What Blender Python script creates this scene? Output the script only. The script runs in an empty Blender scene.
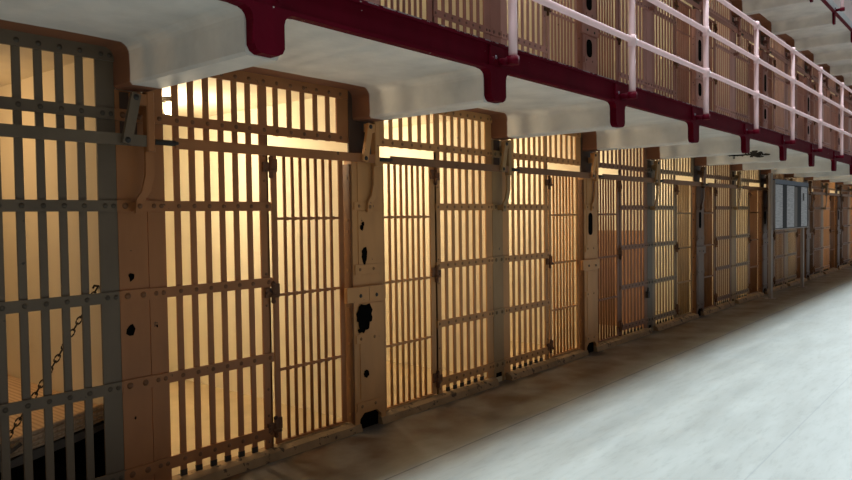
import bpy, math, random
from mathutils import Vector, Matrix

random.seed(7)
SC = bpy.context.scene
C = SC.collection
W = 1.654          # one cell, partition to partition
H2 = 2.41          # tier height
LAST = 13          # last cell built
CEIL = 2.31        # underside of gallery slab

# ------------------------------------------------------------------ helpers
def lin(rgb):
    out = []
    for c in rgb:
        c = c / 255.0
        out.append(c / 12.92 if c <= 0.04045 else ((c + 0.055) / 1.055) ** 2.4)
    return tuple(out) + (1.0,)

class MB:
    """collects shapes, links them as one mesh object"""
    def __init__(self):
        self.v = []; self.f = []; self.m = []; self.s = []
    def add(self, vs, fs, mi=0, smooth=False):
        o = len(self.v)
        self.v += [tuple(p) for p in vs]
        for f in fs:
            self.f.append([i + o for i in f]); self.m.append(mi); self.s.append(smooth)
    def box(self, x0, x1, y0, y1, z0, z1, mi=0):
        vs = [(x0,y0,z0),(x1,y0,z0),(x1,y1,z0),(x0,y1,z0),(x0,y0,z1),(x1,y0,z1),(x1,y1,z1),(x0,y1,z1)]
        fs = [(0,3,2,1),(4,5,6,7),(0,1,5,4),(1,2,6,5),(2,3,7,6),(3,0,4,7)]
        self.add(vs, fs, mi); return self
    def cbox(self, x0, x1, y0, y1, z0, z1, c=0.004, mi=0):
        """box with its edges along z eased"""
        return self.prism([(x0+c,y0),(x1-c,y0),(x1,y0+c),(x1,y1-c),(x1-c,y1),(x0+c,y1),(x0,y1-c),(x0,y0+c)], z0, z1, 'z', mi)
    def prism(self, poly, a, b, axis='y', mi=0):
        """polygon extruded along an axis; poly is (x,z) for y, (x,y) for z, (y,z) for x"""
        n = len(poly)
        def P(p, t):
            return {'y': (p[0], t, p[1]), 'z': (p[0], p[1], t), 'x': (t, p[0], p[1])}[axis]
        vs = [P(p, a) for p in poly] + [P(p, b) for p in poly]
        fs = [tuple(range(n)), tuple(range(2*n-1, n-1, -1))]
        for i in range(n):
            j = (i+1) % n
            fs.append((j, i, i+n, j+n))
        self.add(vs, fs, mi); return self
    def tube(self, pts, r, n=10, mi=0, closed=False):
        pts = [Vector(p) for p in pts]
        rings = []
        m = len(pts)
        for i, p in enumerate(pts):
            if closed:
                t = pts[(i+1) % m] - pts[i-1]
            else:
                t = (pts[min(i+1, m-1)] - pts[max(i-1, 0)])
            t.normalize()
            a = Vector((0,0,1)) if abs(t.z) < .9 else Vector((1,0,0))
            u = t.cross(a).normalized(); w = t.cross(u).normalized()
            rr = r[i] if isinstance(r, (list, tuple)) else r
            rings.append([p + (u*math.cos(2*math.pi*k/n) + w*math.sin(2*math.pi*k/n))*rr for k in range(n)])
        vs = [q for g in rings for q in g]; fs = []
        for i in range(m if closed else m-1):
            j = (i+1) % m
            for k in range(n):
                l = (k+1) % n
                fs.append((i*n+k, i*n+l, j*n+l, j*n+k))
        o = len(self.v)
        self.add(vs, fs, mi, True)
        if not closed:
            self.add([], [], mi)
            self.f.append([o+k for k in range(n-1,-1,-1)]); self.m.append(mi); self.s.append(False)
            self.f.append([o+(m-1)*n+k for k in range(n)]); self.m.append(mi); self.s.append(False)
        return self
    def dome(self, x, y, z, r, mi=0, h=.55, n=9):
        """rivet head facing -y"""
        vs = []
        for q, (rr, d) in enumerate(((1,0),(.8,.6),(.4,.92))):
            for k in range(n):
                a = 2*math.pi*k/n
                vs.append((x+math.cos(a)*r*rr, y-r*h*d, z+math.sin(a)*r*rr))
        vs.append((x, y-r*h, z)); fs = []
        for q in range(2):
            for k in range(n):
                l = (k+1) % n
                fs.append((q*n+k, q*n+l, (q+1)*n+l, (q+1)*n+k))
        for k in range(n):
            fs.append((2*n+k, 2*n+(k+1) % n, 3*n))
        self.add(vs, fs, mi, True); return self
    def ball(self, c, r, n=12, k=8, mi=0, sz=1.0):
        vs = [(c[0], c[1], c[2]-r*sz)]
        for j in range(1, k):
            t = math.pi*j/k
            for i in range(n):
                a = 2*math.pi*i/n
                vs.append((c[0]+r*math.sin(t)*math.cos(a), c[1]+r*math.sin(t)*math.sin(a), c[2]-r*sz*math.cos(t)))
        vs.append((c[0], c[1], c[2]+r*sz)); fs = []
        for i in range(n):
            fs.append((0, 1+(i+1) % n, 1+i))
            fs.append((len(vs)-1, 1+(k-2)*n+i, 1+(k-2)*n+(i+1) % n))
        for j in range(k-2):
            for i in range(n):
                l = (i+1) % n
                fs.append((1+j*n+i, 1+j*n+l, 1+(j+1)*n+l, 1+(j+1)*n+i))
        self.add(vs, fs, mi, True); return self
    def blob(self, x, y, z, rx, rz, n=11, mi=0, seed=1, rough=.35):
        """ragged flat patch facing -y, 3 mm thick"""
        R = random.Random(seed)
        poly = []
        for k in range(n):
            a = 2*math.pi*k/n; q = 1 + R.uniform(-rough, rough)
            poly.append((x+rx*q*math.cos(a), z+rz*q*math.sin(a)))
        return self.prism(poly, y-.003, y, 'y', mi)
    def mesh(self, name, mats):
        import bmesh
        me = bpy.data.meshes.new(name)
        me.from_pydata(self.v, [], self.f)
        for m in (mats if isinstance(mats, (list, tuple)) else [mats]):
            me.materials.append(m)
        for p, mi, s in zip(me.polygons, self.m, self.s):
            p.material_index = mi; p.use_smooth = s
        bm = bmesh.new(); bm.from_mesh(me)
        bmesh.ops.recalc_face_normals(bm, faces=bm.faces[:])
        bm.to_mesh(me); bm.free()
        return me

def obj(name, mb, mats, parent=None, loc=(0,0,0), label=None):
    me = mb if isinstance(mb, bpy.types.Mesh) else mb.mesh(name, mats)
    o = bpy.data.objects.new(name, me); C.objects.link(o)
    o.location = loc
    if parent: o.parent = parent
    if label: o['label'] = label
    return o

def thing(name, label, cat, loc=(0,0,0), group=None):
    o = bpy.data.objects.new(name, None); C.objects.link(o)
    o.empty_display_size = .1
    o.location = loc; o['label'] = label; o['category'] = cat
    if group: o['group'] = group
    return o

def tag(o, label, cat, group=None):
    o['label'] = label; o['category'] = cat
    if group: o['group'] = group
    return o

def struct(name, mb, mats, loc=(0,0,0)):
    o = obj(name, mb, mats, None, loc); o['kind'] = 'structure'; return o

CACHE = {}
def cached(key, fn, name, mats):
    if key not in CACHE:
        CACHE[key] = fn().mesh(name, mats)
    return CACHE[key]

ORD = ['zeroth','first','second','third','fourth','fifth','sixth','seventh','eighth','ninth','tenth','eleventh','twelfth','thirteenth','fourteenth','fifteenth','sixteenth','seventeenth','eighteenth']

# ------------------------------------------------------------------ materials
def new_mat(name):
    m = bpy.data.materials.new(name); m.use_nodes = True
    nt = m.node_tree; b = nt.nodes['Principled BSDF']
    return m, nt, b, nt.nodes.new, nt.links.new

def paint(name, rgb, rough=.5, var=.18, chip=None, chip_amt=.0, scale=6.0, bump=.15, spec=.35, stretch=(1,1,.35), metal=0.0):
    """old brushed paint: blotchy tone, fine grain, optional chips down to another colour"""
    m, nt, b, N, L = new_mat(name)
    geo = N('ShaderNodeNewGeometry')
    mp = N('ShaderNodeMapping'); mp.inputs['Scale'].default_value = stretch
    L(geo.outputs['Position'], mp.inputs['Vector'])
    n1 = N('ShaderNodeTexNoise'); n1.inputs['Scale'].default_value = scale; n1.inputs['Detail'].default_value = 5
    L(mp.outputs['Vector'], n1.inputs['Vector'])
    cr = N('ShaderNodeValToRGB')
    c = lin(rgb)
    cr.color_ramp.elements[0].position = .3; cr.color_ramp.elements[1].position = .7
    cr.color_ramp.elements[0].color = tuple(x*(1-var) for x in c[:3])+(1,)
    cr.color_ramp.elements[1].color = tuple(min(1, x*(1+var)) for x in c[:3])+(1,)
    L(n1.outputs['Fac'], cr.inputs['Fac'])
    out = cr.outputs['Color']
    n2 = N('ShaderNodeTexNoise'); n2.inputs['Scale'].default_value = 38; n2.inputs['Detail'].default_value = 4
    L(geo.outputs['Position'], n2.inputs['Vector'])
    if chip:
        mr = N('ShaderNodeValToRGB')
        mr.color_ramp.elements[0].position = 1-chip_amt-.02; mr.color_ramp.elements[1].position = 1-chip_amt
        n3 = N('ShaderNodeTexNoise'); n3.inputs['Scale'].default_value = 14; n3.inputs['Detail'].default_value = 8; n3.inputs['Roughness'].default_value = .65
        L(geo.outputs['Position'], n3.inputs['Vector']); L(n3.outputs['Fac'], mr.inputs['Fac'])
        mx = N('ShaderNodeMixRGB'); L(mr.outputs['Color'], mx.inputs['Fac'])
        L(out, mx.inputs['Color1']); mx.inputs['Color2'].default_value = lin(chip)
        out = mx.outputs['Color']
    L(out, b.inputs['Base Color'])
    b.inputs['Roughness'].default_value = rough
    b.inputs['Specular IOR Level'].default_value = spec
    b.inputs['Metallic'].default_value = metal
    if bump:
        bp = N('ShaderNodeBump'); bp.inputs['Strength'].default_value = bump; bp.inputs['Distance'].default_value = .004
        L(n2.outputs['Fac'], bp.inputs['Height']); L(bp.outputs['Normal'], b.inputs['Normal'])
    return m

def concrete_painted(name, white, band):
    """whitewashed concrete with a painted band along the cell front (world y > -0.165)"""
    m, nt, b, N, L = new_mat(name)
    geo = N('ShaderNodeNewGeometry'); sp = N('ShaderNodeSeparateXYZ'); L(geo.outputs['Position'], sp.inputs[0])
    n0 = N('ShaderNodeTexNoise'); n0.inputs['Scale'].default_value = 5; n0.inputs['Detail'].default_value = 3
    L(geo.outputs['Position'], n0.inputs['Vector'])
    ma = N('ShaderNodeMath'); ma.operation = 'MULTIPLY_ADD'; ma.inputs[1].default_value = .03; L(n0.outputs['Fac'], ma.inputs[0]); L(sp.outputs['Y'], ma.inputs[2])
    gt = N('ShaderNodeMapRange'); gt.inputs['From Min'].default_value = -.155; gt.inputs['From Max'].default_value = -.145
    L(ma.outputs[0], gt.inputs['Value'])
    lt = N('ShaderNodeMath'); lt.operation = 'LESS_THAN'; lt.inputs[1].default_value = .03; L(sp.outputs['Y'], lt.inputs[0])
    mu = N('ShaderNodeMath'); mu.operation = 'MULTIPLY'; L(gt.outputs[0], mu.inputs[0]); L(lt.outputs[0], mu.inputs[1])
    n1 = N('ShaderNodeTexNoise'); n1.inputs['Scale'].default_value = 3.2; n1.inputs['Detail'].default_value = 7; n1.inputs['Roughness'].default_value = .6
    L(geo.outputs['Position'], n1.inputs['Vector'])
    cr = N('ShaderNodeValToRGB'); w = lin(white)
    cr.color_ramp.elements[0].position = .32; cr.color_ramp.elements[1].position = .62
    cr.color_ramp.elements[0].color = tuple(x*.80 for x in w[:3])+(1,); cr.color_ramp.elements[1].color = w
    L(n1.outputs['Fac'], cr.inputs['Fac'])
    mx = N('ShaderNodeMixRGB'); L(mu.outputs[0], mx.inputs['Fac']); L(cr.outputs['Color'], mx.inputs['Color1']); mx.inputs['Color2'].default_value = lin(band)
    L(mx.outputs['Color'], b.inputs['Base Color']); b.inputs['Roughness'].default_value = .7
    bp = N('ShaderNodeBump'); bp.inputs['Strength'].default_value = .25; bp.inputs['Distance'].default_value = .01
    L(n1.outputs['Fac'], bp.inputs['Height']); L(bp.outputs['Normal'], b.inputs['Normal'])
    return m

def floor_mat():
    m, nt, b, N, L = new_mat('polished_concrete')
    geo = N('ShaderNodeNewGeometry'); sp = N('ShaderNodeSeparateXYZ'); L(geo.outputs['Position'], sp.inputs[0])
    mp = N('ShaderNodeMapping'); mp.inputs['Scale'].default_value = (.7, 3.4, 1); L(geo.outputs['Position'], mp.inputs['Vector'])
    n1 = N('ShaderNodeTexNoise'); n1.inputs['Scale'].default_value = 1.6; n1.inputs['Detail'].default_value = 8; n1.inputs['Roughness'].default_value = .6
    L(mp.outputs['Vector'], n1.inputs['Vector'])
    cr = N('ShaderNodeValToRGB')
    cr.color_ramp.elements[0].position = .3; cr.color_ramp.elements[1].position = .68
    cr.color_ramp.elements[0].color = lin((148,152,148)); cr.color_ramp.elements[1].color = lin((164,169,166))
    L(n1.outputs['Fac'], cr.inputs['Fac'])
    nf = N('ShaderNodeTexNoise'); nf.inputs['Scale'].default_value = 7; nf.inputs['Detail'].default_value = 9; nf.inputs['Roughness'].default_value = .7
    L(mp.outputs['Vector'], nf.inputs['Vector'])
    fr = N('ShaderNodeValToRGB'); fr.color_ramp.elements[0].position = .33; fr.color_ramp.elements[0].color = (.86,.86,.85,1); fr.color_ramp.elements[1].position = .5; fr.color_ramp.elements[1].color = (1,1,1,1)
    L(nf.outputs['Fac'], fr.inputs['Fac'])
    mf = N('ShaderNodeMixRGB'); mf.blend_type = 'MULTIPLY'; mf.inputs['Fac'].default_value = 1; L(cr.outputs['Color'], mf.inputs['Color1']); L(fr.outputs['Color'], mf.inputs['Color2'])
    # gallery shade painted into the floor as a brown strip along the cells
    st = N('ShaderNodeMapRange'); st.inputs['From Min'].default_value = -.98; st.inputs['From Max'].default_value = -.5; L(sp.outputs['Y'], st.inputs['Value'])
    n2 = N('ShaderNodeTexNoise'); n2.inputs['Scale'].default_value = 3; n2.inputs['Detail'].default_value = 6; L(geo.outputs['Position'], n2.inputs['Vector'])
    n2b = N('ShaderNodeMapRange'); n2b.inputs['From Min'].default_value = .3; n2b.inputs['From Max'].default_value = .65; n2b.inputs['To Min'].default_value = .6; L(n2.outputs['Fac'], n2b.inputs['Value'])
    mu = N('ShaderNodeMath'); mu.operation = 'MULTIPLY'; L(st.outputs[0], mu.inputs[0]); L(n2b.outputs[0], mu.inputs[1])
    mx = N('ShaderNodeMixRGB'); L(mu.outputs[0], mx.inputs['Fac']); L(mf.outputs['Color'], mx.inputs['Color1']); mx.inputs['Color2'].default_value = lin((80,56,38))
    # saw-cut joints: one along the gallery edge line, one far out
    def joint(axis, pos, wd):
        a = N('ShaderNodeMath'); a.operation = 'SUBTRACT'; a.inputs[1].default_value = pos; L(sp.outputs[axis], a.inputs[0])
        c = N('ShaderNodeMath'); c.operation = 'ABSOLUTE'; L(a.outputs[0], c.inputs[0])
        d = N('ShaderNodeMath'); d.operation = 'LESS_THAN'; d.inputs[1].default_value = wd; L(c.outputs[0], d.inputs[0])
        return d.outputs[0]
    col = mx.outputs['Color']
    for ax, pos, wd, rgb, k in (('Y',-.8,.006,(70,72,84),.75), ('Y',-2.35,.005,(120,128,132),.35), ('X',5.42,.004,(120,128,132),.3)):
        q = N('ShaderNodeMath'); q.operation = 'MULTIPLY'; q.inputs[1].default_value = k; L(joint(ax,pos,wd), q.inputs[0])
        x2 = N('ShaderNodeMixRGB'); L(q.outputs[0], x2.inputs['Fac']); L(col, x2.inputs['Color1']); x2.inputs['Color2'].default_value = lin(rgb)
        col = x2.outputs['Color']
    L(col, b.inputs['Base Color'])
    rr = N('ShaderNodeMapRange'); rr.inputs['To Min'].default_value = .38; rr.inputs['To Max'].default_value = .62; L(n1.outputs['Fac'], rr.inputs['Value']); L(rr.outputs[0], b.inputs['Roughness'])
    b.inputs['Specular IOR Level'].default_value = .4
    bp = N('ShaderNodeBump'); bp.inputs['Strength'].default_value = .12; bp.inputs['Distance'].default_value = .01
    L(n1.outputs['Fac'], bp.inputs['Height']); L(bp.outputs['Normal'], b.inputs['Normal'])
    return m

def stripes_mat():
    m, nt, b, N, L = new_mat('ticking_cloth')
    geo = N('ShaderNodeNewGeometry')
    wv = N('ShaderNodeTexWave'); wv.bands_direction = 'X'; wv.inputs['Scale'].default_value = 14; wv.inputs['Distortion'].default_value = .3
    L(geo.outputs['Position'], wv.inputs['Vector'])
    cr = N('ShaderNodeValToRGB'); cr.color_ramp.interpolation = 'LINEAR'
    cr.color_ramp.elements[0].position = .2; cr.color_ramp.elements[0].color = lin((200,168,138)); cr.color_ramp.elements[1].position = .5; cr.color_ramp.elements[1].color = lin((222,194,162))
    L(wv.outputs['Color'], cr.inputs['Fac']); L(cr.outputs['Color'], b.inputs['Base Color']); b.inputs['Roughness'].default_value = .9
    return m

def board_mat():
    """exhibit panel: pale text columns on dark blue grey, faint rows on the pale columns"""
    m, nt, b, N, L = new_mat('page_print')
    geo = N('ShaderNodeNewGeometry'); sp = N('ShaderNodeSeparateXYZ'); L(geo.outputs['Position'], sp.inputs[0])
    n = N('ShaderNodeTexNoise'); n.inputs['Scale'].default_value = 9; n.inputs['Detail'].default_value = 3
    mp = N('ShaderNodeMapping'); mp.inputs['Scale'].default_value = (.6, 1, 6); L(geo.outputs['Position'], mp.inputs['Vector']); L(mp.outputs['Vector'], n.inputs['Vector'])
    cr = N('ShaderNodeValToRGB'); cr.color_ramp.elements[0].position = .35; cr.color_ramp.elements[0].color = lin((150,150,156)); cr.color_ramp.elements[1].position = .6; cr.color_ramp.elements[1].color = lin((186,184,188))
    L(n.outputs['Fac'], cr.inputs['Fac']); L(cr.outputs['Color'], b.inputs['Base Color']); b.inputs['Roughness'].default_value = .45
    return m

M = {}
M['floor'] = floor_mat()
M['white'] = concrete_painted('whitewashed_concrete', (226,220,212), (132,82,54))
M['slab'] = concrete_painted('whitewashed_soffit', (228,223,216), (132,82,54))
M['cream'] = paint('cell_cream', (229,219,197), .75, .05, bump=.08, scale=2.2)
M['cellfloor'] = paint('cell_floor_paint', (192,172,138), .7, .1, bump=.1, scale=3)
M['shadefloor'] = paint('painted_shade_floor', (24,20,18), .8, .2)  # shade under the bunk, painted as a near-black floor
M['ceil'] = paint('cell_ceiling_paint', (229,219,197), .75, .05, bump=.05)
M['terracotta'] = paint('terracotta_wall', (172,132,104), .75, .12, bump=.1)
M['red'] = paint('oxblood_paint', (86,4,24), .6, .14, chip=(196,186,182), chip_amt=.285, bump=.2, spec=.05)
M['red_flat'] = paint('oxblood_paint_plain', (92,4,26), .55, .14, bump=.2, spec=.1)
M['pink'] = paint('pale_rail_paint', (248,210,212), .26, .05, bump=.03, spec=.8)
M['bolt'] = paint('bolt_steel', (120,108,118), .5, .1, bump=.1)
M['black'] = paint('void_black', (8,7,6), .95, .1, bump=0, spec=.05)
M['dark'] = paint('dark_steel', (46,40,36), .55, .2, bump=.15)
M['lever_shade'] = paint('painted_shade_brown', (74,52,38), .6, .2)  # dark brown that paints in the shade behind the levers
M['rust'] = paint('rusty_iron', (104,68,44), .7, .3, chip=(60,38,28), chip_amt=.4, bump=.4)
M['sill'] = paint('worn_sill_paint', (150,120,86), .7, .25, chip=(80,62,46), chip_amt=.4, bump=.3)
M['wornedge'] = paint('worn_edge_steel', (150,140,146), .5, .25, chip=(86,10,30), chip_amt=.5, bump=.2, spec=.1)
M['pale'] = paint('pale_wall_paint', (226,216,218), .7, .06)
M['greyfascia'] = paint('grey_fascia', (196,202,206), .5, .08, bump=.05)
M['frame_grey'] = paint('bed_frame_steel', (92,84,78), .5, .15, bump=.1)
M['ticking'] = stripes_mat()
M['mcloth'] = paint('mattress_cloth', (200,172,144), .9, .1, bump=.1, spec=.1)
M['page'] = board_mat()
M['board'] = paint('board_blue_grey', (46,46,50), .6, .06, bump=0, spec=.1)
M['header'] = paint('header_blue', (56,74,94), .4, .06, bump=0)
M['post_grey'] = paint('sign_post_steel', (140,128,122), .5, .08, bump=0)

TONES = {  # coats of paint
    'grey':  (100,84,67), 'brown': (152,97,56), 'umber': (118,80,52), 'darkbrown': (94,64,44), 'tan': (186,132,80), 'olive': (152,118,78),
    'redbrown': (130,88,64), 'greytan': (134,110,82), 'rose': (186,140,130), 'rose_dark': (156,108,96), 'mauve': (170,124,116),
}
for k, rgb in TONES.items():
    M[k] = paint(k+'_paint', rgb, .48, .13, chip=tuple(int(c*.55) for c in rgb), chip_amt=.31, bump=.18)
    M[k+'_rivet'] = paint(k+'_rivet_paint', tuple(int(c*.74) for c in rgb), .5, .2, bump=.2)

# ------------------------------------------------------------------ building shell
X0, X1 = -W, W*(LAST+1)
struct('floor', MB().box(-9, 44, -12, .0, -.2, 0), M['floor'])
struct('floor_cells', MB().box(0, X1, .0, 2.9, -.2, .045), M['cellfloor'])
struct('floor_near_cell', MB().box(X0, 0, .0, 2.9, -.2, .045), M['shadefloor'])
struct('wall_back', MB().box(X0, X1, 2.75, 2.9, .045, CEIL), M['cream'])
struct('wall_back_upper', MB().box(W*.9, X1, 2.75, 2.9, H2, H2+CEIL), M['cream'])
tn = 0
for lv in (0, 1, 2):
    z = H2*lv
    xs = X0-5 if lv < 2 else W*5
    sb = MB().box(xs, 44, -1.09, -.001, CEIL+z, CEIL+.10+z, 0)
    sb.box(X0 if lv == 0 else W*.9 if lv == 1 else W*5, X1, -.001, 2.9, CEIL+z, CEIL+.10+z, 1)
    struct('ceiling_gallery' if lv == 0 else 'ceiling_gallery_upper' if lv == 1 else 'ceiling_gallery_top', sb, [M['slab'], M['ceil']])
# partitions between the cells (own paint on either face)
def partition(p, z0):
    a = p*W
    mb = MB()
    if p == 4 and z0 < 1:
        mb.box(a-.075, a, .02, 2.75, z0, 1.25, 1); mb.box(a-.075, a, .02, 2.75, 1.25, z0+CEIL-.001, 0)
    elif p == 0:
        mb.box(a-.075, a, .02, 2.75, z0, .40, 2); mb.box(a-.075, a, .02, 2.75, .40, z0+CEIL-.001, 0)  # black lower face paints in the shade below the bunk
    else:
        mb.box(a-.075, a, .02, 2.75, z0, z0+CEIL-.001, 0)
    mb.box(a, a+.075, .02, 2.75, z0, z0+CEIL-.001, 0)
    return mb
for p in range(-1, LAST+2):
    struct('wall_partition', partition(p, .045), [M['cream'], M['terracotta'], M['black']])
for p in range(1, LAST+2):
    struct('wall_partition_upper', partition(p, H2+.001), [M['cream'], M['cream']])
struct('wall_partition_upper', MB().box(W*.9-.1, W*.9-.0, .02, 2.9, H2, H2+CEIL), M['cream'])
# concrete ribs carrying the gallery
def rib_profile(z):
    r = .055; b = z+2.112; t = z+CEIL+.001; h = .085
    pts = [(-h+.012, b), (h-.012, b), (h, b+.014)]
    for k in range(6):
        a = k/5*math.pi/2
        pts.append((h+r-r*math.cos(a), t-r+r*math.sin(a)))
    for k in range(6):
        a = (5-k)/5*math.pi/2
        pts.append((-h-r+r*math.cos(a), t-r+r*math.sin(a)))
    pts.append((-h, b+.014))
    return pts
n = 0
for lv in (0, 1):
    me = MB().prism(rib_profile(H2*lv), -1.085, -.0005, 'y').mesh('rib', [M['white']])
    for p in range(-1 if lv == 0 else 1, 20):
        n += 1
        o = obj('trim_%d' % n, me, None, None, (p*W, 0, 0)); o['kind'] = 'structure'
struct('wall_front_top', MB().box(W*5, 44, .0, .1, 2*H2+.005, 3*H2+.6), M['pale'])
struct('wall_front_far', MB().box(X1+.08, 44, .0, .1, 0, 2*H2), M['umber'])
struct('wall_end', MB().box(44, 44.2, -12, 3, 0, 12), M['pale'])
# sills under doors and bars, broken at every column
for k in range(-1, LAST+1):
    n += 1
    a = k*W
    struct('trim_%d' % n, MB().prism([(-.07,0),(-.055,.045),(-.02,.062),(.04,.062),(.04,0)], a+.10, a+W-.10, 'x'), M['sill'])

# ------------------------------------------------------------------ barred fronts
BAR_X = [.177+.0559+.019+i*.0939 for i in range(6)]
TB_X = [.925, 1.031, 1.137, 1.243, 1.35]
STRAPS = [.156, .613, 1.070, 1.527]

def mk_grille(k, lv, tone, label, group):
    plain = k if k % 2 == 0 else k+1
    s = 1 if k % 2 == 0 else -1
    m, mr = M[tone], M[tone+'_rivet']
    t = thing('cell_grille', label, 'cell bars', (plain*W, 0, lv*H2), group)
    def X(a, b):
        return (a, b) if s > 0 else (-b, -a)
    bar = cached(('bar', tone), lambda: MB().cbox(-.019,.019,0,.012,.095,2.3095,.003,0).box(-.019,.019,0,.012,.062,.095,1), 'bar', [m, M['dark']])
    for x in BAR_X: obj('bar', bar, None, t, (s*x,0,0))
    tb = cached(('tbar', tone), lambda: MB().cbox(-.019,.019,0,.012,1.955,2.3095,.003), 'transom_bar', [m])
    for x in TB_X: obj('transom_bar', tb, None, t, (s*x,0,0))
    def strap_mb(z, x1, xs, h=.0275, x0=.0775):
        mb = MB(); a, b = X(x0, x1); mb.box(a, b, -.012, 0, z-h, z+h+(.012 if z > 2.2 else 0), 0)
        for x in xs: mb.dome(s*x, -.012, z, .013, 1)
        return mb
    for i, z in enumerate(STRAPS):
        obj('strap', cached(('strap', tone, s, i), lambda: strap_mb(z, .862, [.108,.15]+BAR_X+[.835], .032 if i == 0 else .0275), 'strap', [m, mr]), None, t)
    obj('head_strap', cached(('hs', tone, s), lambda: strap_mb(1.984, 1.50, [.108,.15]+BAR_X+[.826]+TB_X+[1.45]), 'head_strap', [m, mr]), None, t)
    obj('top_strap', cached(('ts', tone, s), lambda: strap_mb(2.272, 1.52, [.108,.15]+BAR_X+[.826]+TB_X+[1.45]), 'top_strap', [m, mr]), None, t)
    def plate():
        a, b = X(.0785, .177); return MB().box(a, b, .0, .010, .03, 2.3095)
    obj('edge_plate', cached(('ep', tone, s), plate, 'edge_plate', [m]), None, t)
    def plate2():
        a, b = X(1.425, 1.53); return MB().box(a, b, .0, .010, 1.955, 2.3095)
    obj('head_plate', cached(('hp', tone, s), plate2, 'head_plate', [m]), None, t)
    def hp():
        a, b = X(.796, .856); mb = MB().box(a, b, .0, .012, .03, 2.3095)
        a, b = X(.844, .856); mb.box(a, b, .0, .013, .03, 1.95)
        for z in (.10, .26, .42, .93, 1.12, 1.68, 1.83): mb.dome(s*.826, 0, z, .009, 1)
        return mb
    obj('hinge_post', cached(('hpost', tone, s), hp, 'hinge_post', [m, mr]), None, t)
    return t

def mk_door(k, lv, tone, label, group):
    plain = k if k % 2 == 0 else k+1
    s = 1 if k % 2 == 0 else -1
    m, mr = M[tone], M[tone+'_rivet']
    t = thing('cell_door', label, 'cell door', (plain*W, 0, lv*H2), group)
    def X(a, b):
        return (a, b) if s > 0 else (-b, -a)
    def st1():
        a, b = X(.880 if s > 0 else .861, .922); return MB().cbox(a, b, .0, .014, .078, 1.84, .003)
    obj('stile', cached(('st1', tone, s), st1, 'stile', [m]), None, t)
    def st2():
        a, b = X(1.435, 1.475); return MB().cbox(a, b, .0, .014, .078, 1.84, .003)
    obj('stile', cached(('st2', tone, s), st2, 'stile', [m]), None, t)
    dbar = cached(('dbar', tone), lambda: MB().tube([(0,.012,.08),(0,.012,1.84)], .0112, 10), 'bar', [m])
    for i in range(7):
        obj('bar', dbar, None, t, (s*(.922+(1.435-.922)*(i+1)/8), 0, 0))
    for z in (.525, .985, 1.452):
        def cb():
            a, b = X(.90, 1.46); mb = MB().box(a, b, -.004, .004, z-.008, z+.008)
            for i in range(7):
                x = s*(.922+(1.435-.922)*(i+1)/8); mb.box(x-.015, x+.015, -.007, .006, z-.011, z+.011)
            return mb
        obj('crossbar', cached(('cb', tone, s, z), cb, 'crossbar', [m]), None, t)
    def br(z0, z1):
        a, b = X(.885, 1.47); return MB().box(a, b, -.001, .02, z0, z1)
    obj('bottom_rail', cached(('br', tone, s), lambda: br(.070, .084), 'bottom_rail', [m]), None, t)
    obj('top_rail', cached(('tr', tone, s), lambda: br(1.835, 1.862), 'top_rail', [m]), None, t)
    def hinge():
        mb = MB()
        a, b = X(.80, .905)
        mb.tube([(s*.867,-.014,-.05),(s*.867,-.014,.05)], .013, 10)
        mb.box(*X(.812,.865), -.014, -.002, -.028, .028)
        mb.box(*X(.868,.918), -.012, -.0005, -.02, .05)
        mb.tube([(s*.845,-.02,-.018),(s*.895,-.03,-.022)], .011, 8)
        mb.ball((s*.867,-.014,.054), .015, 8, 6); mb.ball((s*.867,-.014,-.054), .015, 8, 6)
        mb.dome(s*.826, -.014, 0, .010)
        return mb
    hm = cached(('hinge', tone, s), hinge, 'hinge', [M['rust']])
    for z in (.185, 1.006, 1.763):
        obj('hinge', hm, None, t, (0,0,z), 'rusty iron hinge')
    return t

def mk_plain_column(p, lv, tone, label, group, holes=False):
    m, mr = M[tone], M[tone+'_rivet']
    t = thing('wall_column_cover', label, 'column', (p*W, 0, lv*H2), group)
    obj('cover_plate', cached(('cp', tone), lambda: MB().box(-.083, .073, -.003, .018, .085, 2.108), 'cover_plate', [m]), None, t)
    for i, z in enumerate(STRAPS + [1.984]):
        def stp():
            mb = MB().box(-.0835, .0765, -.014, -.003, z-.03, z+.03)
            mb.box(-.09, -.0835, -.0125, -.003, z-.028, z+.028)
            for x in (-.048, .036): mb.dome(x, -.014, z, .017, 1)
            return mb
        obj('strap', cached(('cs', tone, i), stp, 'strap', [m, mr]), None, t)
    obj('shade_plate', cached(('rp', 0), lambda: MB().box(-.060, .030, -.0055, -.003, 1.88, 2.10), 'shade_plate', [M['lever_shade']]), None, t, label='dark plate painting the shade behind the lever')
    obj('foot', cached(('cf', tone), lambda: MB().box(-.083, -.05, -.002, .018, .0, .085).box(.045, .076, -.002, .018, .0, .085).box(-.05,.045,.006,.018,.0,.085,1), 'foot', [m, M['black']]), None, t)
    if holes:
        for (x, z, rx, rz, sd) in ((-.021,1.165,.018,.020,3), (-.029,.899,.026,.029,4), (.114,.896,.004,.006,5), (-.02,.44,.004,.008,6)):
            obj('hole', MB().blob(x, -.003 if x < .07 else .0, z, rx, rz, 10, 0, sd), M['black'], t, label='ragged black hole')
    return t

def rrect(x0, x1, z0, z1, r, n=5):
    pts = []
    for cx, cz, a0 in ((x1-r,z0+r,-90),(x1-r,z1-r,0),(x0+r,z1-r,90),(x0+r,z0+r,180)):
        for k in range(n+1):
            a = math.radians(a0+90*k/n); pts.append((cx+r*math.cos(a), cz+r*math.sin(a)))
    return pts

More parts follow.
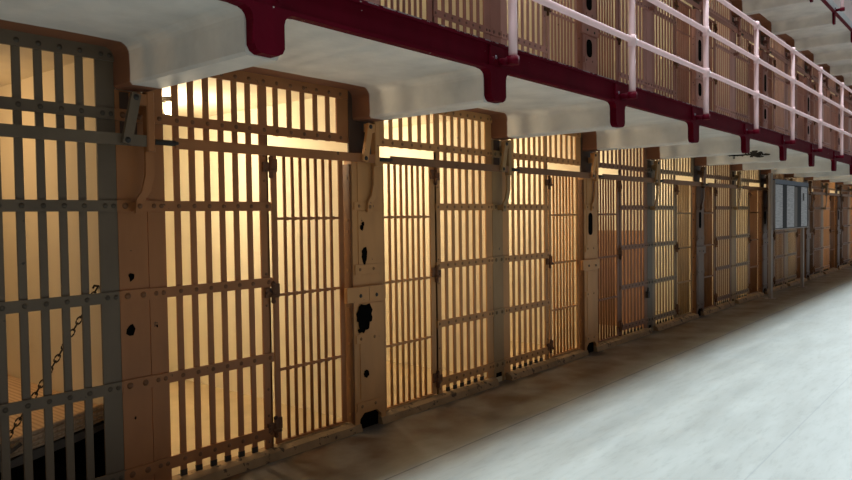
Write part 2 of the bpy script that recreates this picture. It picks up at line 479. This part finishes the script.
def mk_lock_column(p, lv, tone, label, group, kind='slots'):
    m, mr = M[tone], M[tone+'_rivet']
    t = thing('lock_column', label, 'column', (p*W, 0, lv*H2), group)
    yf = -.05
    def body():
        mb = MB()
        h = .148
        # casing standing on two feet, arch-shaped opening between them
        pts = [(-h,.02),(-h+.035,.02),(-h+.045,.08),(-h+.085,.115),(h-.085,.115),(h-.045,.08),(h-.035,.02),(h,.02),(h,1.845),(-h,1.845)]
        mb.prism(pts, yf, .02, 'y')
        mb.box(-.12,.12,-.02,.02,.0,.12,1)
        return mb
    obj('casing', cached(('lb', tone), body, 'casing', [m, M['black']]), None, t)
    obj('head_plate', cached(('lhp', tone), lambda: MB().box(-.122,.122,-.002,.012,1.845,2.3095), 'head_plate', [M['lever_shade']]), None, t)  # dark coat stands for the shade behind the linkage
    def angle(sg):
        mb = MB().box(*sorted((sg*.148, sg*.156)), -.045, .03, .03, 1.81)
        for z in (.12,.36,.60,.84,1.10,1.36,1.44,1.72):
            vs = MB(); vs.dome(0,0,0,.009)
            for v in vs.v: pass
            mb.box(*sorted((sg*.156, sg*.161)), -.018, -.002, z-.008, z+.008, 1)
        return mb
    for sg in (-1, 1):
        obj('jamb_angle', cached(('ja', tone, sg), lambda: angle(sg), 'jamb_angle', [M['umber'] if lv == 0 else m, mr]), None, t)
    def panel(z0, z1):
        return lambda: MB().box(-.098, .128, yf-.005, yf, z0, z1)
    for i, (a, b) in enumerate(((.215,.60),(.655,.865),(1.135,1.50),(1.56,1.835))):
        obj('cover_panel', cached(('pn', tone, i), panel(a, b), 'cover_panel', [m]), None, t)
    def flange(z, h):
        def f():
            mb = MB().box(-.135,.140,yf-.008,yf,z-h,z+h)
            for x in (-.09,.04): mb.dome(x, yf-.008, z, .012, 1)
            return mb
        return f
    for i, (z, h) in enumerate(((.165,.028),(.628,.03),(1.10,.034),(1.53,.026))):
        obj('flange', cached(('fl', tone, i), flange(z, h), 'flange', [m, mr]), None, t)
    def lockbox():
        mb = MB().box(-.235,-.03,yf-.03,yf,.885,.985).box(-.026,.135,yf-.03,yf,.885,.985)
        for x, z in ((-.11,.925),(.045,.92)): mb.dome(x, yf-.03, z, .014, 1)
        return mb
    obj('lock_cover', cached(('lk', tone), lockbox, 'lock_cover', [m, M['dark']]), None, t)
    y2 = yf-.005
    if kind == 'ragged':
        for (x, y, z, rx, rz, sd) in ((-.055,y2,1.41,.012,.014,11), (-.066,y2,1.385,.016,.02,12), (-.045,y2,1.195,.026,.062,13), (-.052,y2,.79,.075,.075,14), (-.058,y2-.0005,.735,.048,.06,24), (-.10,y2,.685,.017,.015,15), (-.045,y2,.385,.026,.026,16)):
            obj('hole', MB().blob(x, y, z, rx, rz, 19, 0, sd, .2), M['black'], t, label='ragged black hole')
    else:
        sl = ((1.24,1.47),) if lv == 0 else ((.665,.845),(1.145,1.44))
        for i, (a, b) in enumerate(sl):
            obj('slot', cached(('slot', lv, i), lambda: MB().prism(rrect(-.085,.035,a,b,.05) if lv else rrect(-.07,.02,a,b,.04), y2-.003, y2), 'slot', [M['black']]), None, t, label='black slot with rounded ends')
    return t

def mk_linkage(p, lv, tone, label, group):
    m = M[tone]
    t = thing('bar_linkage', label, 'lever', (p*W, 0, lv*H2), group)
    def clamp():
        return MB().cbox(.032,.074,-.105,-.055,1.80,2.10,.006).box(.04,.066,-.055,.0,1.99,2.05)
    obj('clamp', cached(('clamp', tone), clamp, 'clamp', [m]), None, t)
    def arm():
        return MB().box(-.045,.034,-.10,-.07,2.03,2.085)
    obj('arm', cached(('arm', tone), arm, 'arm', [m]), None, t)
    def link():
        mb = MB(); a = Vector((-.082,1.848)); b = Vector((-.034,2.062)); d = (b-a).normalized(); q = Vector((-d.y, d.x))*.024
        mb.prism([tuple(a-q-d*.02), tuple(a+q-d*.02), tuple(b+q+d*.02), tuple(b-q+d*.02)], -.125, -.103)
        for c in (a, b): mb.dome(c.x, -.125, c.y, .016, 1)
        return mb
    obj('link', cached(('link', tone, p == 0 and lv == 0), link, 'link', [M['grey'] if p == 0 and lv == 0 else m, M['dark']]), None, t)
    def hanger():
        mb = MB()
        w = .024
        pts = [(.052,1.80),(.050,1.68),(.032,1.60),(.004,1.56),(-.004,1.49)]
        for i in range(4):
            (xa, za), (xb, zb) = pts[i], pts[i+1]
            ya, yb = [(-.075),(-.075),(-.07),(-.066),(-.066)][i], [(-.075),(-.075),(-.07),(-.066),(-.066)][i+1]
            vs = [(xa-w,ya-.012,za),(xa+w,ya-.012,za),(xa+w,ya+.003,za),(xa-w,ya+.003,za),(xb-w,yb-.012,zb),(xb+w,yb-.012,zb),(xb+w,yb+.003,zb),(xb-w,yb+.003,zb)]
            mb.add(vs, [(0,1,2,3),(4,7,6,5),(0,4,5,1),(1,5,6,2),(2,6,7,3),(3,7,4,0)])
        mb.box(-.02,.012,-.066,-.0145,1.50,1.545)
        mb.dome(-.004,-.078,1.525,.014,1)
        return mb
    obj('hanger', cached(('hanger', tone), hanger, 'hanger', [m, M[tone+'_rivet']]), None, t)
    return t

def mk_lockbar(k, lv, tone, label, group):
    m = M[tone]
    t = thing('sliding_lock_bar', label, 'locking bar', (k*W, 0, lv*H2), group)
    x0 = .19 if not (k == -1) else .8
    obj('flat_bar', cached(('lbar', tone, x0), lambda: MB().cbox(x0, W+.03, -.10, -.085, 1.824, 1.880, .003), 'flat_bar', [m]), None, t)
    if k >= 0:
        obj('end_rod', cached(('rod',), lambda: MB().tube([(.076,-.088,1.852),(.205,-.088,1.852)], .015, 10), 'end_rod', [M['dark']]), None, t, label='dark round rod end')
    return t

LOW = {-1:'grey', 0:'brown', 1:'tan', 2:'tan', 3:'redbrown', 4:'greytan', 5:'umber', 6:'greytan', 7:'umber', 8:'greytan', 9:'umber', 10:'tan', 11:'umber', 12:'tan', 13:'umber'}
LOWC = {0:'brown', 1:'tan', 2:'olive', 3:'tan', 4:'grey', 5:'darkbrown', 6:'olive', 7:'darkbrown', 8:'olive', 9:'darkbrown', 10:'greytan', 11:'darkbrown', 12:'olive', 13:'darkbrown', 14:'umber'}
DOORS = {0:'brown', 1:'tan', 2:'tan', 3:'redbrown', 4:'greytan', 5:'umber', 6:'umber', 7:'darkbrown', 8:'umber', 9:'darkbrown', 10:'umber', 11:'darkbrown', 12:'umber', 13:'darkbrown'}
UP = ['rose', 'rose_dark', 'rose', 'mauve', 'rose_dark']
WORD = {'grey':'grey','brown':'brown','umber':'brown','darkbrown':'dark brown','tan':'tan','redbrown':'reddish brown','greytan':'greyish tan','olive':'olive tan','rose':'dusty pink','rose_dark':'brownish pink','mauve':'mauve pink'}
for k in range(-1, LAST+1):
    tone = LOW[k]
    mk_grille(k, 0, tone, 'riveted %s flat-bar grille of the %s ground-tier cell from the near end' % (WORD[tone], ORD[k+2]), 'cell grilles on the ground tier')
    if k >= 0:
        dt = DOORS[k]
        mk_door(k, 0, dt, 'narrow %s round-bar cell door, %s ground-tier door from the near end' % (WORD[dt], ORD[k+1]), 'cell doors on the ground tier')
    mk_lockbar(k, 0, tone if k < 0 else ('brown' if k == 0 else 'umber'), 'flat sliding lock bar above the %s ground-tier cell from the near end' % ORD[k+2], 'lock bars on the ground tier')
for p in range(0, LAST+1):
    tone = LOWC[p]
    if p % 2 == 0:
        mk_plain_column(p, 0, tone, '%s riveted column plate between bars, %s plain ground-tier column from the near end' % (WORD[tone], ORD[p//2+1]), 'plain columns on the ground tier', holes=(p == 0))
    else:
        lab = 'tan lock column with ragged black holes between the first two ground-tier doors' if p == 1 else '%s lock column between two doors, %s ground-tier lock column from the near end' % (WORD[tone], ORD[p//2+1])
        mk_lock_column(p, 0, tone, lab, 'lock columns on the ground tier', 'ragged' if p == 1 else 'slots')
    mk_linkage(p, 0, tone if tone != 'grey' else 'olive', 'lever linkage at the head of the %s ground-tier column from the near end' % ORD[p+1], 'lever linkages on the ground tier')
for k in range(1, LAST+1):
    tone = UP[k % 5]
    mk_grille(k, 1, tone, '%s flat-bar grille of the %s upper-tier cell from the near end' % (WORD[tone], ORD[k]), 'cell grilles on the upper tier')
    mk_door(k, 1, 'rose_dark' if k % 2 else tone, '%s round-bar cell door, %s upper-tier door from the near end' % (WORD['rose_dark' if k % 2 else tone], ORD[k]), 'cell doors on the upper tier')
    mk_lockbar(k, 1, 'rose_dark', 'flat pink sliding lock bar above the %s upper-tier cell from the near end' % ORD[k], 'lock bars on the upper tier')
for p in range(1, LAST+1):
    tone = UP[(p*2) % 5]
    if p % 2 == 0:
        mk_plain_column(p, 1, tone, '%s riveted column plate, %s plain upper-tier column from the near end' % (WORD[tone], ORD[p//2]), 'plain columns on the upper tier')
    else:
        mk_lock_column(p, 1, tone, '%s lock column with black slots, %s upper-tier lock column from the near end' % (WORD[tone], ORD[p//2+1]), 'lock columns on the upper tier')
    mk_linkage(p, 1, 'rose_dark', 'lever linkage at the head of the %s upper-tier column from the near end' % ORD[p], 'lever linkages on the upper tier')

# ------------------------------------------------------------------ gallery edge beams and railings
def edge_beam(lv, p0, p1, label):
    z = lv*H2
    t = thing('gallery_edge_beam', label, 'beam', (0, 0, z))
    mb = MB()
    xa, xb = p0*W-.8, p1*W+.8
    if lv == 0:
        # channel: web, bottom flange, top curb
        mb.box(xa, xb, -1.115, -1.09, 2.316, 2.452)
        mb.box(xa, xb, -1.135, -1.09, 2.300, 2.318)
        mb.box(xa, xb, -1.125, -1.09, 2.446, 2.458)
    else:
        mb.box(xa, xb, -1.115, -1.09, 2.306, 2.352)
        mb.box(xa, xb, -1.14, -1.09, 2.300, 2.314)
    obj('beam', mb, M['red'] if lv == 0 else M['red_flat'], t)
    if lv == 0:
        obj('worn_edge', MB().box(xa, xb, -1.1235, -1.088, 2.458, 2.465), M['wornedge'], t, label='worn grey upper edge')
    if lv == 1:
        obj('fascia', MB().box(xa, xb, -1.112, -1.09, 2.352, 2.47), M['greyfascia'], t, label='pale grey fascia strip')
    else:
        obj('walkway_lip', MB().box(xa, xb, -1.09, -1.02, 2.40, 2.468), M['greyfascia'], t, label='grey concrete lip')
    def bracket():
        mb = MB(); h = .077; r = .036
        pts = [(-h,2.152),(-h+.012,2.13),(-h+r,2.118),(h-r,2.118),(h-.012,2.13),(h,2.152),(h,2.25),(h+.006,2.272),(h+.02,2.288),(h+.04,2.297),(h+.08,2.301),(h+.08,2.318),(-h-.08,2.318),(-h-.08,2.301),(-h-.04,2.297),(-h-.02,2.288),(-h-.006,2.272),(-h,2.25)]
        mb.prism(pts, -1.137, -1.084); mb.box(-.07,.07,-1.130,-1.10,2.318,2.44)
        for x in (-.05,.05): mb.dome(x, -1.130, 2.36, .016, 0)
        return mb
    def bracket_slim():
        mb = MB(); h = .05
        mb.prism([(-h,2.14),(-h+.02,2.12),(h-.02,2.12),(h,2.14),(h,2.34),(-h,2.34)], -1.118, -1.084)
        return mb
    bm = (bracket() if lv == 0 else bracket_slim()).mesh('bracket', [M['red'] if lv == 0 else M['red_flat'], M['bolt']])
    for p in range(p0, p1+1):
        obj('bracket', bm, None, t, (p*W, 0, 0))
    return t
edge_beam(0, -2, 19, 'dark red steel beam with drop brackets along the edge of the lower gallery')
edge_beam(1, 5, 19, 'thin dark red edging with brackets along the topmost gallery')

def railing(lv, p0, p1, label):
    z = lv*H2
    t = thing('gallery_railing', label, 'railing', (0, 0, z))
    yr = -1.217
    xa, xb = p0*W-.8, p1*W+.9
    hs = (2.767, 3.152, 3.530)
    rm = MB().tube([(xa,yr,0),(xb,yr,0)], .0225, 12).mesh('rail', [M['pink']])
    for h in hs: obj('rail', rm, None, t, (0,0,h))
    pm = MB().tube([(0,yr,2.36),(0,yr,2.55),(0,yr,3.0),(0,yr,3.53)], [.026,.0255,.025,.0235], 12).mesh('post', [M['pink']])
    fm = MB().ball((0,yr,0), .035, 12, 8).tube([(-.055,yr,0),(.055,yr,0)], .0275, 12).tube([(0,yr,-.05),(0,yr,.035)], .0305, 12).mesh('pipe_fitting', [M['pink']])
    sm = MB().tube([(0,yr,2.325),(0,yr,2.374)], .036, 12).tube([(0,yr+.01,2.352),(0,-1.12,2.352)], .022, 10).ball((-.045,-1.125,2.375), .013, 8, 6, 1)
    sm = sm.mesh('base_socket', [M['red_flat'], M['bolt']])
    for p in range(p0, p1+1):
        o = obj('post', pm, None, t, (p*W+.03, 0, 0))
        for h in hs: obj('pipe_fitting', fm, None, o, (0,0,h))
        obj('base_socket', sm, None, o, label='dark red socket bolted to the beam')
railing(0, 1, 19, 'pale pink three-rail pipe railing on the lower gallery edge')
railing(1, 6, 19, 'pale pipe railing along the topmost gallery')

# flaked paint on the soffit rib near the sign
fl = MB(); R = random.Random(5)
for i in range(34):
    y = -.68+R.uniform(-.25,.2); z = 2.222+R.gauss(0,.022)
    rx = R.uniform(.015,.06); rz = R.uniform(.006,.02); nn = 8
    poly = [(y+rx*(1+R.uniform(-.5,.5))*math.cos(2*math.pi*q/nn), z+rz*(1+R.uniform(-.5,.5))*math.sin(2*math.pi*q/nn)) for q in range(nn)]
    fl.prism(poly, 5*W-.0865-.0004*(i % 5), 5*W-.0850, 'x')
fo = struct('trim_flaked_paint', fl, M['dark'])

# ------------------------------------------------------------------ bunk in the near cell
def bunk():
    t = thing('wall_bunk', 'steel wall bunk with striped mattress hung by a chain in the near cell', 'bed', (-.078, .22, .455))
    # local: x negative away from the wall, y along the wall into the cell, sagging outward
    def tz(x): return (x/.46)*.08
    def slab_mesh(x0, x1, y0, y1, z0, z1, rnd, nx=10):
        mb = MB(); pts = []
        for k in range(nx+1):
            x = x0+(x1-x0)*k/nx; pts.append((x, z1+tz(x)-(.012 if k in (0, nx) else 0)+.004*math.sin(k*1.7)))
        for k in range(nx, -1, -1):
            x = x0+(x1-x0)*k/nx; pts.append((x, z0+tz(x)+(.01 if k in (0, nx) else 0)))
        mb.prism(pts, y0, y1)
        return mb
    mt = obj('mattress', slab_mesh(-.50, -.0, .0, 1.85, -.055, .035, .02), M['ticking'], t)
    pip = MB()
    for zz in (-.045,-.02,.008,.03):
        pip.tube([(-.495,-.003,zz+tz(-.495)),(-.25,-.006,zz+tz(-.25)),(-.004,-.003,zz)], .008, 8)
    obj('piping', pip, M['mcloth'], mt)
    fr = slab_mesh(-.52, .0, -.01, 1.87, -.105, -.06, .0, 4)
    obj('frame', fr, M['frame_grey'], t)
    hook = MB().box(-.545,-.505,-.03,.03,-.175,-.06).tube([(-.52,-.03,-.12),(-.535,-.045,-.10),(-.525,-.04,-.07),(-.505,-.03,-.06)], .009, 8).tube([(-.55,-.03,-.14),(-.42,-.035,-.06)], .014, 8)
    obj('corner_bracket', hook, M['frame_grey'], t)
    # chain from the outer corner up to the wall
    a = Vector((-.515,-.035,-.075)); b = Vector((.0,.02,.655)); d = b-a; nlink = 26
    side1 = d.normalized().cross(Vector((0,1,0))).normalized(); side2 = d.normalized().cross(side1).normalized()
    ch = MB(); L_ = d.length/nlink
    for i in range(nlink):
        c = a+d*((i+.5)/nlink)+Vector((0,0,-.02*math.sin(math.pi*(i+.5)/nlink)))
        w = side1 if i % 2 == 0 else side2*.9+side1*.45
        ring = []
        for q in range(12):
            an = 2*math.pi*q/12; ring.append(c+d.normalized()*math.cos(an)*L_*.64+w*math.sin(an)*.012)
        ch.tube(ring, .0038, 6, closed=True)
    obj('chain', ch, M['dark'], t, label='dark iron chain')
    obj('chain_hook', MB().tube([(.002,.02,.655),(-.02,.02,.66),(-.028,.02,.645)], .006, 8), M['dark'], t)
    return t
bunk()

# ------------------------------------------------------------------ exhibit sign further along
sg = thing('exhibit_sign', 'grey two-post exhibit sign with pale pages standing before the far cells', 'sign', (10.95, -.30, 0))
SW = 2.42
for x in (0, 2.27):
    po = obj('post', MB().cbox(x-.045, x+.045, -.02, .03, .0, 2.10 if x == 0 else 1.99, .006), M['post_grey'], sg)
    obj('foot_plate', MB().box(x-.09, x+.09, -.07, .08, .0, .012), M['post_grey'], po)
obj('panel', MB().box(.05, SW+.06, -.045, -.02, 1.165, 1.985), M['board'], sg)
obj('header_strip', MB().box(.045, SW+.065, -.052, -.018, 1.93, 2.005), M['header'], sg)
for (a, b) in ((.10,.56),(.86,1.38),(1.92,2.40)):
    obj('page', MB().box(a, b, -.049, -.045, 1.18, 1.915), M['page'], sg, label='pale grey printed page')
obj('page', MB().box(1.40, 1.62, -.048, -.045, 1.18, 1.90), M['frame_grey'], sg, label='darker grey page')
obj('picture', MB().box(2.03, 2.15, -.051, -.0485, 1.66, 1.80), M['dark'], sg, label='small dark picture')
obj('frame', MB().box(.04,.06,-.054,-.018,1.155,1.985).box(SW+.05,SW+.07,-.054,-.018,1.155,1.985).box(.04,SW+.07,-.054,-.018,1.150,1.168), M['post_grey'], sg)

# black keyhole box on the fourth-column grille (beside the grey column)
kb = tag(obj('padlock', MB().cbox(-.028,.028,-.035,.0,-.07,.01,.006).tube([(-.018,-.018,.005),(-.016,-.018,.045),(0,-.018,.058),(.016,-.018,.045),(.018,-.018,.005)], .006, 8), M['dark'], None, (4*W-.115, -.004, .50)),
         'small dark padlock low on the reddish brown bars beside the grey column', 'padlock')

# ------------------------------------------------------------------ lamps
def lamp_fixture(k):
    t = thing('ceiling_lamp', 'glowing bulb on the ceiling of the second ground-tier cell, behind the brown bars', 'lamp', (k*W+.87, 1.10, CEIL))
    obj('base', MB().tube([(0,0,-.03),(0,0,0)], .05, 14), M['dark'], t)
    m, nt, b, N, L = new_mat('bulb_glow')
    b.inputs['Base Color'].default_value = (1,.9,.7,1); b.inputs['Emission Color'].default_value = (1,.72,.36,1); b.inputs['Emission Strength'].default_value = 14
    obj('bulb', MB().ball((0,0,-.075), .045, 16, 10, 0, 1.15), m, t)
lamp_fixture(0)

def point(name, loc, e, col, r):
    l = bpy.data.lights.new(name, 'POINT'); l.energy = e; l.color = col; l.shadow_soft_size = r
    o = bpy.data.objects.new(name, l); C.objects.link(o); o.location = loc; return o
E1, E2 = 33.0, 13.0
LOWE = {-1:.31, 3:.8, 4:.95, 5:.65, 7:.55, 9:.6, 11:.6}
for k in range(-1, LAST+1):
    point('cell_light', (k*W+.87, 1.10, 1.98), E1*LOWE.get(k, 1.0), (1.0,.64,.31) if k == -1 else (1.0,.825,.56), .05)
for k in range(1, LAST+1):
    point('cell_light_upper', (k*W+.87, 1.10, H2+2.12), E2, (1.0,.88,.68), .05)

def area(name, loc, rot, sx, sy, e, col):
    l = bpy.data.lights.new(name, 'AREA'); l.shape = 'RECTANGLE'; l.size = sx; l.size_y = sy; l.energy = e; l.color = col
    o = bpy.data.objects.new(name, l); C.objects.link(o); o.location = loc; o.rotation_euler = rot; return o
area('skylight', (16, -1.7, 11.5), (0,0,0), 56, 2.2, 7000, (.85,.95,1.0))

w = bpy.data.worlds.new('hall'); SC.world = w; w.use_nodes = True
bg = w.node_tree.nodes['Background']; bg.inputs['Color'].default_value = (1.0,.93,.86,1); bg.inputs['Strength'].default_value = .15

# ------------------------------------------------------------------ camera
f, th, ph, ro = 710.95, .6956, -.0323, -.0138
cam = bpy.data.cameras.new('camera'); co = bpy.data.objects.new('camera', cam); C.objects.link(co)
cam.sensor_fit = 'HORIZONTAL'; cam.sensor_width = 36; cam.lens = 36*f/852; cam.clip_end = 200; cam.clip_start = .05
F = Vector((math.cos(th), math.sin(th), 0)); Rr = Vector((math.sin(th), -math.cos(th), 0)); U = Vector((0,0,1))
fwd = math.cos(ph)*F+math.sin(ph)*U; up = -math.sin(ph)*F+math.cos(ph)*U
cr, sr = math.cos(ro), math.sin(ro)
cx = cr*Rr+sr*up; cy = -sr*Rr+cr*up
mat = Matrix((cx, cy, -fwd)).transposed().to_4x4(); mat.translation = Vector((-1.8353, -3.4795, 1.45))
co.matrix_world = mat
SC.camera = co
SC.view_settings.view_transform = 'Standard'
SC.view_settings.exposure = 0.0
